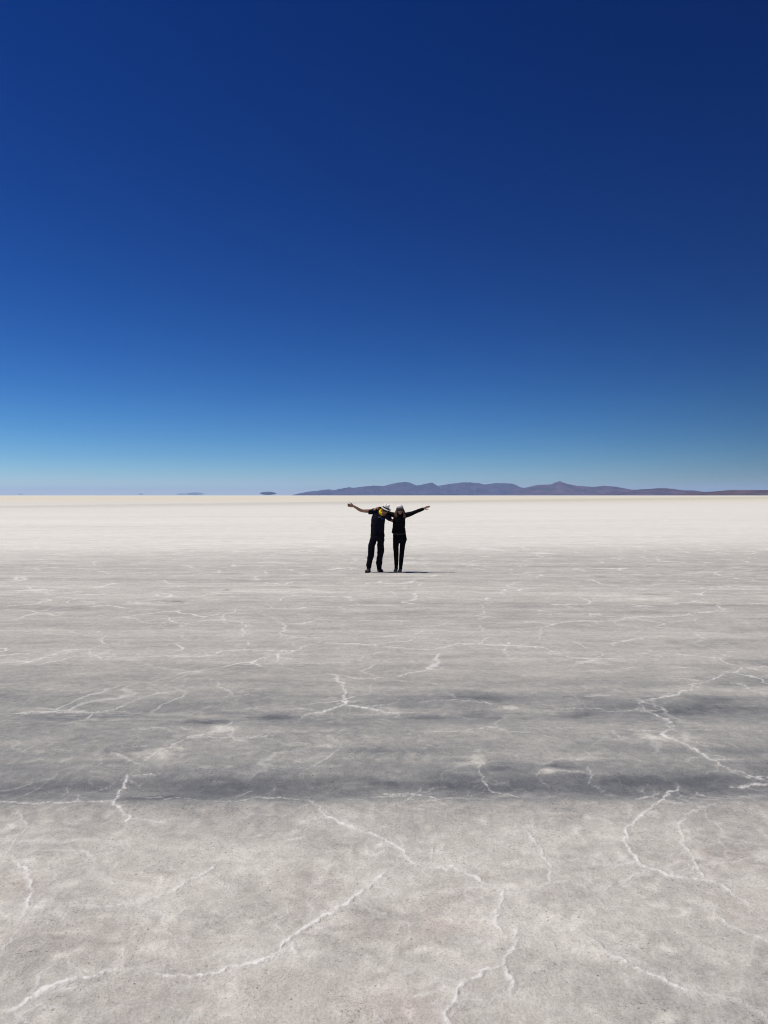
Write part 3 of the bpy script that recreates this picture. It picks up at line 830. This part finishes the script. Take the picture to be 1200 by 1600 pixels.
def shoe(parent, toe, heel, material, sole_mat, h=.085, wd=.046):
    t = Vector(toe); hl = Vector(heel); d = (t - hl).normalized(); s = Vector((d.y, -d.x, 0)); z = Vector((0, 0, 1))
    B = Blob()
    up = Vector((0, 0, 1))
    def q(f, zz): return hl + (t - hl) * f + z * zz
    B.tube([q(.08, .045), q(.35, .047), q(.65, .042), q(.88, .034)], [(wd * .80, .040), (wd * .84, .040), (wd * 1.0, .034), (wd * .85, .026)], ref=up, cap=1.0)
    B.tube([q(.20, .03), q(.20, .075), q(.18, h + .04)], [(wd * .85, .052), (wd * .88, .050), (wd * .95, .054)], ref=d)
    B.tube([q(.30, .075), q(.50, .060)], [(wd * .6, .030), (wd * .62, .020)], ref=up)
    o = B.build('shoe', material, parent, .005, 2)
    B = Blob()
    B.tube([q(.03, .014), q(.3, .014), q(.65, .014), q(.93, .014)], [(wd * .86, .0135), (wd * .82, .0135), (wd * 1.08, .0135), (wd * .80, .0135)], ref=up, cap=3.0)
    so_ = B.build('sole', sole_mat, None, .004, 1)
    so_.parent = o
    so_.matrix_parent_inverse = Matrix.Translation(world_loc(parent)).inverted() @ Matrix.Identity(4) if False else Matrix.Identity(4)
    return o


def person(label, loc, group=None):
    e = bpy.data.objects.new('person', None); C.objects.link(e); e.location = loc; e.empty_display_size = .3
    tag(e, label, 'person', group)
    return e


def lathe(name, prof, c, M, material, parent, seg=64, fn=None, closed=True):
    """surface of revolution in the frame M round c; prof = [(r, z)]"""
    vs, fs = [], []
    for (r, z) in prof:
        for k in range(seg):
            a = 2 * pi * k / seg; x, y, zz = r * cos(a), r * sin(a), z
            if fn: x, y, zz = fn(x, y, zz, r)
            vs.append(tuple(c + M @ Vector((x, y, zz))))
    n = len(prof)
    for i in range(n - 1):
        for k in range(seg):
            a = i * seg + k; b = i * seg + (k + 1) % seg
            fs.append((a, b, b + seg, a + seg))
    me = bpy.data.meshes.new(name); me.from_pydata(vs, [], fs)
    bm = bmesh.new(); bm.from_mesh(me); bmesh.ops.remove_doubles(bm, verts=bm.verts, dist=1e-5)
    bmesh.ops.recalc_face_normals(bm, faces=bm.faces); bm.to_mesh(me); bm.free()
    me.polygons.foreach_set('use_smooth', np.ones(len(me.polygons), bool))
    me.materials.append(material)
    o = bpy.data.objects.new(name, me); C.objects.link(o); link(o, parent)
    return o


def decal(name, target, quad, dy_front, material, parent_part, n=10, off=.003, mask=None):
    """a print that follows the cloth: grid of points dropped on the garment from the front"""
    dg = bpy.context.evaluated_depsgraph_get()
    bv = BVHTree.FromPolygons([tuple(v.co) for v in target.data.vertices], [tuple(p.vertices) for p in target.data.polygons])
    (xa, ya), (xb, yb) = quad
    vs, ok = [], []
    for j in range(n + 1):
        for i in range(n + 1):
            p = P(xa + (xb - xa) * i / n, ya + (yb - ya) * j / n, -dy_front)
            h = bv.ray_cast(p, Vector((0, 1, 0)), 1.0)
            ok.append(h[0] is not None)
            vs.append(tuple(h[0] - Vector((0, off, 0))) if h[0] is not None else tuple(p))
    fs = []
    for j in range(n):
        for i in range(n):
            if mask and not mask((i + .5) / n, (j + .5) / n): continue
            q = (j * (n + 1) + i, j * (n + 1) + i + 1, (j + 1) * (n + 1) + i + 1, (j + 1) * (n + 1) + i)
            if all(ok[k] for k in q): fs.append(q)
    me = bpy.data.meshes.new(name); me.from_pydata(vs, [], fs); me.materials.append(material)
    bm = bmesh.new(); bm.from_mesh(me); bmesh.ops.delete(bm, geom=[v for v in bm.verts if not v.link_faces], context='VERTS')
    bm.to_mesh(me); bm.free()
    o = bpy.data.objects.new(name, me); C.objects.link(o)
    o.parent = parent_part
    return o


skin_m = mat('skin_man', (.33, .19, .13), .5, .4, noise=.10, nscale=20)
skin_w = mat('skin_woman', (.33, .195, .14), .5, .4, noise=.08, nscale=20)
navy = mat('navy_cotton', (.0055, .006, .014), .95, .15, noise=.3, nscale=8, bump=.25, bscale=250)
pants_m = mat('dark_trousers', (.006, .006, .011), .9, .1, noise=.3, nscale=8, bump=.25, bscale=200)
black = mat('black_softshell', (.0045, .0045, .006), .9, .1, noise=.3, nscale=8, bump=.2, bscale=220)
legg = mat('black_leggings', (.004, .004, .0055), .9, .1, noise=.2, nscale=8)
boot = mat('dark_boot_leather', (.030, .027, .025), .7, .3, noise=.4, nscale=40, bump=.4, bscale=120)
sole = mat('rubber_sole', (.02, .02, .02), .9, .2)
trainer = mat('grey_shoe_fabric', (.24, .195, .16), .8, .2, noise=.4, nscale=40)
yellow = mat('yellow_scarf_cloth', (.90, .62, .01), .85, .2, noise=.15, nscale=40, bump=.3, bscale=120)
straw = mat('pale_straw', (.86, .83, .77), .85, .2, noise=.12, nscale=180, bump=.4, bscale=300)
band_m = mat('black_ribbon', (.012, .012, .014), .6, .3)
lens_m = mat('dark_lens', (.006, .006, .007), .22, .35)
hair_w = mat('light_brown_hair', (.10, .055, .03), .5, .4, noise=.45, nscale=45, bump=.3, bscale=120)
hair_m = mat('brown_hair', (.06, .035, .022), .6, .3, noise=.4, nscale=60, bump=.5, bscale=140)
beard_m = mat('reddish_beard', (.20, .070, .03), .7, .3, noise=.4, nscale=90, bump=.6, bscale=200)
print_l = mat('pale_print', (.25, .26, .30), .8, .2)
print_b = mat('blue_print', (.02, .02, .16), .8, .2, noise=.4, nscale=60)
belt_m = mat('grey_waistband', (.03, .03, .033), .8, .3)


def knit_material():
    m = mat('striped_knit', (.6, .57, .53), .9, .15, bump=.5, bscale=220)
    n = m.node_tree.nodes; L = m.node_tree.links
    tc = n.new('ShaderNodeTexCoord'); sp = n.new('ShaderNodeSeparateXYZ'); L.new(tc.outputs['Object'], sp.inputs[0])
    no = n.new('ShaderNodeTexNoise'); no.inputs['Scale'].default_value = 60; L.new(tc.outputs['Object'], no.inputs[0])
    ma = n.new('ShaderNodeMath'); ma.operation = 'MULTIPLY_ADD'; L.new(no.outputs['Fac'], ma.inputs[0]); ma.inputs[1].default_value = .012; L.new(sp.outputs[2], ma.inputs[2])
    mr = n.new('ShaderNodeMapRange'); L.new(ma.outputs[0], mr.inputs[0]); z0 = P(625, 793.5).z; z1 = P(625, 786.6).z
    mr.inputs[1].default_value = z0; mr.inputs[2].default_value = z1
    rp = n.new('ShaderNodeValToRGB'); rp.color_ramp.interpolation = 'CONSTANT'; e = rp.color_ramp.elements
    e[0].position = 0; e[0].color = (.16, .13, .12, 1); e[1].position = .97; e[1].color = (.30, .22, .20, 1)
    for p, c in ((.10, (.60, .56, .52)), (.27, (.30, .25, .24)), (.34, (.86, .83, .80)), (.68, (.30, .23, .22)), (.74, (.84, .80, .77)), (.88, (.24, .18, .17))):
        q = e.new(p); q.color = (*c, 1)
    L.new(mr.outputs[0], rp.inputs[0]); L.new(rp.outputs[0], n['Principled BSDF'].inputs['Base Color'])
    return m


# =================================================================== the man on the left
def Z(zx, zy, dy=0.0):            # coordinates measured in the 7.5x enlargement of the figures
    return P(530 + zx / 7.5, 770 + zy / 7.5, dy)


def gnd(zx, dy, z=0.0):           # a point near the ground under column zx
    p = Z(zx, 930, dy); return Vector((p.x, DP + dy, z))


U = 1 / 7.5 * DP / FPX            # metres per unit of the enlargement
MAN_THUMB = 1
man = person('man in navy t-shirt with yellow neck scarf and pale hat, arm stretched out left', (Z(440, 930).x, DP, 0), 'the two people')
man_hu = Vector((sin(radians(23)), -.20, cos(radians(23))))       # head leans to the woman, a little bowed
MH = frame(man_hu, Vector((.06, -1, -.10)))
hc = P(601.3, 797.3, -.05)
B = Blob()
head_parts(B, hc, MH, 1.0)
neck = Z(497, 250, .0)
B.tube([Z(485, 275, .02), neck, hc + MH @ Vector((0, -.02, -.04))], [(.075, .07), .060, .058])
# trunk
B.tube([Z(450, 500, .0), Z(448, 440, .0), Z(452, 370, .0), Z(462, 300, .0), Z(478, 262, .01)], [(.145, .10), (.135, .095), (.140, .098), (.150, .102), (.12, .085)])
# shoulders and outstretched bare arm (picture left)
B.tube([Z(478, 255, .02), Z(415, 215, .02)], [(.075, .075), .062])
B.tube([Z(415, 215, .02), Z(345, 214, .01), Z(275, 212, .00)], [.060, .050, .040])
wm = Z(168, 157, -.05)
B.tube([Z(275, 212, .0), Z(240, 200, -.01), Z(205, 178, -.03), wm], [.040, .041, .035, (.027, .024)])
hand(B, wm, Z(90, 140, -.04) - wm, Vector((0, -1, -.15)), L=.20, curl=.42, spread=.02, thumb_side=MAN_THUMB, rw=.027)
# arm round the woman: down and behind her back
B.tube([Z(478, 262, .02), Z(548, 262, .04)], [(.075, .075), .062])
B.tube([Z(548, 262, .04), Z(575, 285, .09), Z(604, 318, .15)], [.060, .050, .042])
wm2 = Z(690, 350, .17)
B.tube([Z(604, 318, .15), Z(645, 335, .18), wm2], [.042, .038, (.027, .024)])
hand(B, wm2, Z(790, 340, .12) - wm2, Vector((.1, -1, .0)), L=.175, curl=.22, spread=.10, thumb_side=-1, rw=.026)
# legs
tL = gnd(318, -.17, .0); hL = gnd(352, .05, 0); tR = gnd(500, -.01, 0); hR = gnd(462, .20, 0)
aL = hL + (tL - hL) * .16 + Vector((0, 0, .11)); aR = hR + (tR - hR) * .16 + Vector((0, 0, .11))
B.tube([Z(408, 520, .0), Z(382, 620, -.01), Z(374, 700, -.02), Z(352, 810, .0), aL], [(.072, .08), (.062, .070), (.055, .058), (.048, .052), (.036, .040)])
B.tube([Z(490, 520, .0), Z(486, 620, .01), Z(485, 700, .02), Z(470, 810, .09), aR], [(.072, .08), (.062, .070), (.055, .058), (.048, .052), (.036, .040)])
tL = gnd(318, -.17, .0); hL = gnd(352, .05, 0); tR = gnd(500, -.01, 0); hR = gnd(462, .20, 0)
for a, t, h in ((aL, tL, hL), (aR, tR, hR)):
    B.tube([a, h + (t - h) * .25 + Vector((0, 0, .06)), h + (t - h) * .75 + Vector((0, 0, .035))], [.034, .034, (.032, .020)])
mbody = B.build('body', skin_m, man, .0045, 3)
# t-shirt
B = Blob()
B.tube([Z(449, 452, .0), Z(449, 425, .0), Z(451, 370, .0), Z(459, 310, .0), Z(468, 272, .01), Z(480, 250, .01)],
       [(.176, .135), (.172, .13), (.172, .128), (.178, .130), (.165, .12), (.10, .085)], cap=.25)
B.tube([Z(478, 258, .02), Z(425, 218, .02), Z(385, 222, .015), Z(347, 222, .01)], [(.09, .09), (.082, .08), (.068, .07), (.064, .066)], cap=.2)
B.tube([Z(478, 262, .02), Z(548, 268, .04), Z(572, 286, .08), Z(594, 308, .13)], [(.09, .09), (.080, .08), (.068, .07), (.060, .062)], cap=.2)
shirt = B.build('t_shirt', navy, man, .007, 3, wr=.006, wscale=9)
decal('shirt_print', shirt, ((590.5, 807.6), (596.4, 809.9)), .5, print_l, shirt, 60, mask=lambda u, v: (abs(v - .22 - .10 * math.sin(u * 23)) < .075 and .2 < u < .95) or (abs(v - .78 - .08 * math.sin(u * 31 + 1)) < .06 and .05 < u < .7))
decal('shirt_print', shirt, ((594.6, 808.5), (600.8, 813.2)), .5, print_b, shirt, 60, mask=lambda u, v: ((u - .5) * 2) ** 2 * 1.1 + ((v - .5) * 2) ** 2 * 1.3 < .82 + .12 * math.sin(math.atan2(v - .5, u - .5) * 5))
# trousers
B = Blob()
B.tube([Z(449, 436, 0), Z(449, 470, 0), Z(449, 505, 0), Z(449, 530, 0)], [(.168, .122), (.172, .128), (.178, .135), (.16, .135)], cap=.3)
B.tube([Z(410, 510, 0), Z(398, 560, -.01), Z(380, 620, -.01), Z(375, 690, -.02), Z(370, 740, -.01), Z(352, 820, .0), Z(347, 872, .0), gnd(347, .0, .12)],
       [(.088, .115), (.087, .105), (.082, .094), (.078, .088), (.078, .084), (.069, .078), (.063, .073), (.062, .076)], cap=.25)
B.tube([Z(488, 510, 0), Z(487, 560, .0), Z(483, 620, .01), Z(486, 685, .02), Z(477, 745, .04), Z(468, 820, .09), Z(469, 868, .12), gnd(470, .14, .08)],
       [(.088, .115), (.089, .105), (.086, .094), (.088, .090), (.074, .084), (.076, .080), (.059, .070), (.060, .072)], cap=.25)
B.build('trousers', pants_m, man, .007, 3, wr=.008, wscale=8)
shoe(man, tL, hL, boot, sole, wd=.059, h=.13)
shoe(man, tR, hR, boot, sole, wd=.059, h=.11)
# yellow neck scarf: a soft roll round the neck, low at the front
B = Blob()
nb = P(598.0, 800.2, -.02)
NM = frame(Vector((.10, -.62, .8)), Vector((.1, -.8, -.6)))
for rr, hh, th in ((.078, .012, .024), (.086, -.012, .022)):
    ring = []
    for k in range(25):
        a = 2 * pi * k / 24
        ring.append(nb + NM @ Vector((cos(a) * rr * (1 + .04 * sin(5 * a)), sin(a) * rr * .98, hh + .006 * sin(3 * a))))
    B.tube(ring, [th * (1 + .12 * sin(k * 1.7)) for k in range(25)], seg=12, ref=NM @ Vector((0, 0, 1)))
B.build('neck_scarf', yellow, man, .005, 2, wr=.003, wscale=30)
# short hair and beard under the hat
B = Blob()
B.ell(hc + MH @ Vector((0, -.026, .030)), (.079, .090, .080), MH)
B.build('hair', hair_m, man, .006, 1, wr=.002, wscale=60)
B = Blob()
B.tube([hc + MH @ Vector((x, y, z)) for x, y, z in ((-.064, .005, -.04), (-.050, .045, -.078), (-.018, .078, -.100), (.018, .078, -.100), (.050, .045, -.078), (.064, .005, -.04))],
       [.010, .016, .020, .020, .016, .010])
B.build('beard', beard_m, man, .005, 2, wr=.002, wscale=60)


def glasses(c, M, s, parent):
    Bf = Blob()
    def p(x, y, z): return c + M @ Vector((x * s, y * s, z * s))
    Bf.tube([p(-.078, -.01, .018), p(-.078, .05, .018), p(-.066, .088, .020), p(-.03, .102, .024), p(0, .104, .018), p(.03, .102, .024), p(.066, .088, .020), p(.078, .05, .018), p(.078, -.01, .018)],
            [.003] * 9, seg=8, ref=M @ Vector((0, 0, 1)))
    fr = Bf.build('sunglasses', band_m, parent, .0025, 0)
    for q in (-1, 1):
        B = Blob(); B.ell(p(q * .034, .099, .004), (.031 * s, .006 * s, .024 * s), M @ Matrix.Rotation(q * -.22, 3, 'Z'))
        l = B.build('lens', lens_m, None, .003, 0); l.parent = fr
    return fr


glasses(hc, MH, 1.0, man)
# the hat: brim, pinched crown, ribbon
hat_c = hc + MH @ Vector((0, -.008, .055))


def brimfn(x, y, z, r):
    if r > .10:
        k = (r - .10) / .05
        return x, y * 1.08, z + .010 * k * (abs(x) / .14) ** 2 - .012 * k * max(0, y / .14)
    return x, y * 1.14 if r < .095 else y * 1.1, z


brim = [(.083, .0), (.100, -.002), (.125, -.003), (.143, .0), (.146, .003), (.143, .006), (.125, .004), (.100, .005), (.080, .010), (.083, .0)]


def crownfn(x, y, z, r):
    if z > .06:                                  # crease along the top, pinch at the front
        d = .026 * math.exp(-(x / .022) ** 2) * (1 if r < .07 else .3)
        z -= d
        if y > 0: x *= 1 - .30 * (y / .08) * min(1, (z - .05) / .05) if z > .05 else 1
    return x, y * 1.14, z


crown = [(.086, .004), (.085, .03), (.081, .06), (.077, .085), (.070, .104), (.058, .112), (.040, .112), (.020, .110), (.0001, .109)]
hat = lathe('hat', brim, hat_c, MH, straw, man, fn=brimfn)
cr_ = lathe('crown', crown, hat_c, MH, straw, None, fn=crownfn); cr_.parent = hat
bd_ = lathe('hat_band', [(.0875, .008), (.0885, .010), (.0875, .038), (.085, .040)], hat_c, MH, band_m, None, fn=lambda x, y, z, r: (x, y * 1.14, z)); bd_.parent = hat

# =================================================================== the woman on the right
wom = person('woman in black jacket with long light brown hair and striped cap, arm stretched right', (Z(690, 930).x, DP, 0), 'the two people')
WH = frame(Vector((-.03, -.10, 1)), Vector((.0, -1, -.06)))
wc = P(625.0, 797.0, -.05)
B = Blob()
head_parts(B, wc, WH, .96, True)
B.tube([Z(708, 285, .01), Z(710, 250, .0), wc + WH @ Vector((0, -.02, -.05))], [(.06, .06), .047, .048])
B.tube([Z(708, 505, .01), Z(703, 450, .01), Z(700, 390, .0), Z(704, 320, .0), Z(710, 275, .01)], [(.150, .11), (.125, .095), (.115, .09), (.135, .10), (.10, .075)])
B.tube([Z(712, 268, .02), Z(768, 258, .02)], [(.06, .06), .050])
B.tube([Z(768, 258, .02), Z(820, 248, .03), Z(868, 234, .04)], [.048, .041, .034])
ww_ = Z(981, 188, .04)
B.tube([Z(868, 234, .04), Z(905, 220, .045), ww_], [.034, .032, (.023, .020)])
hand(B, ww_, Z(1072, 150, .02) - ww_, Vector((.1, -.5, -.85)), L=.21, curl=.03, spread=.05, thumb_side=1, rw=.023)
# other arm: up behind the man's neck, hand over his far shoulder
B.tube([Z(712, 268, .02), Z(655, 258, .06)], [(.06, .06), .050])
B.tube([Z(655, 258, .06), Z(600, 245, .15), Z(548, 222, .17)], [.048, .041, .034])
ww2 = Z(446, 176, .035)
B.tube([Z(548, 218, .17), Z(495, 190, .14), ww2], [.034, .032, (.024, .021)])
hand(B, ww2, Z(392, 196, -.12) - ww2, Vector((-.10, -.2, -1)), L=.178, curl=.26, spread=.08, thumb_side=1, rw=.024)
vL = gnd(652, -.16, 0); kL = gnd(668, .05, 0); vR = gnd(704, -.14, 0); kR = gnd(719, .07, 0)
bL = kL + (vL - kL) * .16 + Vector((0, 0, .10)); bR = kR + (vR - kR) * .16 + Vector((0, 0, .10))
B.tube([Z(670, 540, .01), Z(664, 620, .0), Z(667, 710, .0), Z(668, 790, .01), bL], [(.066, .08), (.056, .066), (.048, .052), (.042, .048), (.032, .036)])
B.tube([Z(750, 540, .01), Z(741, 620, .01), Z(733, 710, .01), Z(724, 790, .02), bR], [(.066, .08), (.052, .064), (.046, .052), (.042, .048), (.032, .036)])
for a, t, h in ((bL, vL, kL), (bR, vR, kR)):
    B.tube([a, h + (t - h) * .25 + Vector((0, 0, .055)), h + (t - h) * .75 + Vector((0, 0, .032))], [.030, .030, (.028, .018)])
B.build('body', skin_w, wom, .0045, 3)
B = Blob()
B.tube([Z(699, 466, .01), Z(699, 440, .01), Z(700, 390, .0), Z(701, 340, .0), Z(706, 295, .01), Z(711, 262, .01), Z(712, 246, .01)],
       [(.182, .135), (.170, .128), (.156, .115), (.158, .122), (.155, .115), (.10, .085), (.060, .060)], cap=.2)
B.tube([Z(712, 272, .02), Z(772, 264, .02), Z(820, 252, .03), Z(868, 236, .04), Z(920, 214, .045), Z(988, 187, .04)],
       [(.07, .07), (.066, .066), (.060, .062), (.050, .052), (.044, .046), (.038, .040)], cap=.2)
B.tube([Z(712, 272, .02), Z(655, 264, .06), Z(600, 246, .15), Z(548, 218, .175), Z(495, 190, .145), Z(466, 180, .085)],
       [(.07, .07), (.066, .066), (.058, .058), (.050, .050), (.043, .043), (.037, .037)], cap=.2)
jk = B.build('jacket', black, wom, .007, 3, wr=.006, wscale=9)
B = Blob()
B.tube([Z(707, 472, .01), Z(707, 500, .01), Z(712, 545, .01), Z(710, 580, .01)], [(.160, .118), (.168, .122), (.176, .130), (.10, .10)], cap=.3)
B.tube([Z(672, 535, .01), Z(664, 619, .0), Z(667, 712, .0), Z(669, 800, .01), Z(668, 865, .01), gnd(668, .02, .075)],
       [(.090, .115), (.073, .090), (.064, .068), (.054, .060), (.045, .048), (.043, .050)], cap=.3)
B.tube([Z(754, 535, .01), Z(741, 619, .01), Z(733, 712, .01), Z(725, 800, .02), Z(720, 865, .02), gnd(719, .04, .075)],
       [(.088, .115), (.068, .088), (.060, .068), (.054, .060), (.045, .050), (.043, .050)], cap=.3)
B.build('leggings', legg, wom, .006, 3, wr=.003, wscale=10)
B = Blob()
B.tube([Z(706, 474, .01), Z(706, 486, .01)], [(.166, .124), (.168, .125)], cap=.1)
B.build('waistband', belt_m, wom, .006, 1)
shoe(wom, vL, kL, trainer, sole, wd=.048, h=.035)
shoe(wom, vR, kR, trainer, sole, wd=.048, h=.035)
# long hair: back of the head plus locks falling over both shoulders
B = Blob()
B.ell(wc + WH @ Vector((0, -.030, .020)), (.082, .086, .088), WH)
B.tube([wc + WH @ Vector((0, -.06, .0)), wc + WH @ Vector((0, -.075, -.10)), wc + WH @ Vector((0, -.08, -.20))], [(.085, .05), (.115, .04), (.12, .025)])
for q in (-1, 1):
    for (y0_, sp, L_, r0, r1) in ((.028, .000, .165, .017, .020), (.000, .012, .185, .022, .028), (-.035, .020, .195, .028, .032)):
        pts = [wc + WH @ Vector((q * .066, y0_, .045)), wc + WH @ Vector((q * (.080 + sp * .4), y0_ + .004, -.02)),
               wc + WH @ Vector((q * (.088 + sp), y0_ + .012, -.085)), wc + WH @ Vector((q * (.088 + sp * 1.5), y0_ + .030, -.135)), wc + WH @ Vector((q * (.076 + sp * 1.6), y0_ + .042, -L_))]
        B.tube(pts, [(r0 * .8, r0), (r0, r0 * 1.2), (r1, r1 * 1.2), (r1 * .95, r1), (r1 * .5, r1 * .4)], seg=14)
B.build('hair', hair_w, wom, .006, 6)
glasses(wc, WH, .96, wom)
lathe('cap', [(.079, .030), (.086, .032), (.089, .045), (.088, .062), (.086, .080), (.079, .100), (.065, .120), (.045, .133), (.022, .139), (.0001, .140)],
      wc + WH @ Vector((0, -.008, .0)), WH, knit_material(), wom, fn=lambda x, y, z, r: (x, y * 1.16, z - .10 * max(0, -y) * (1 if z < .06 else .3)))
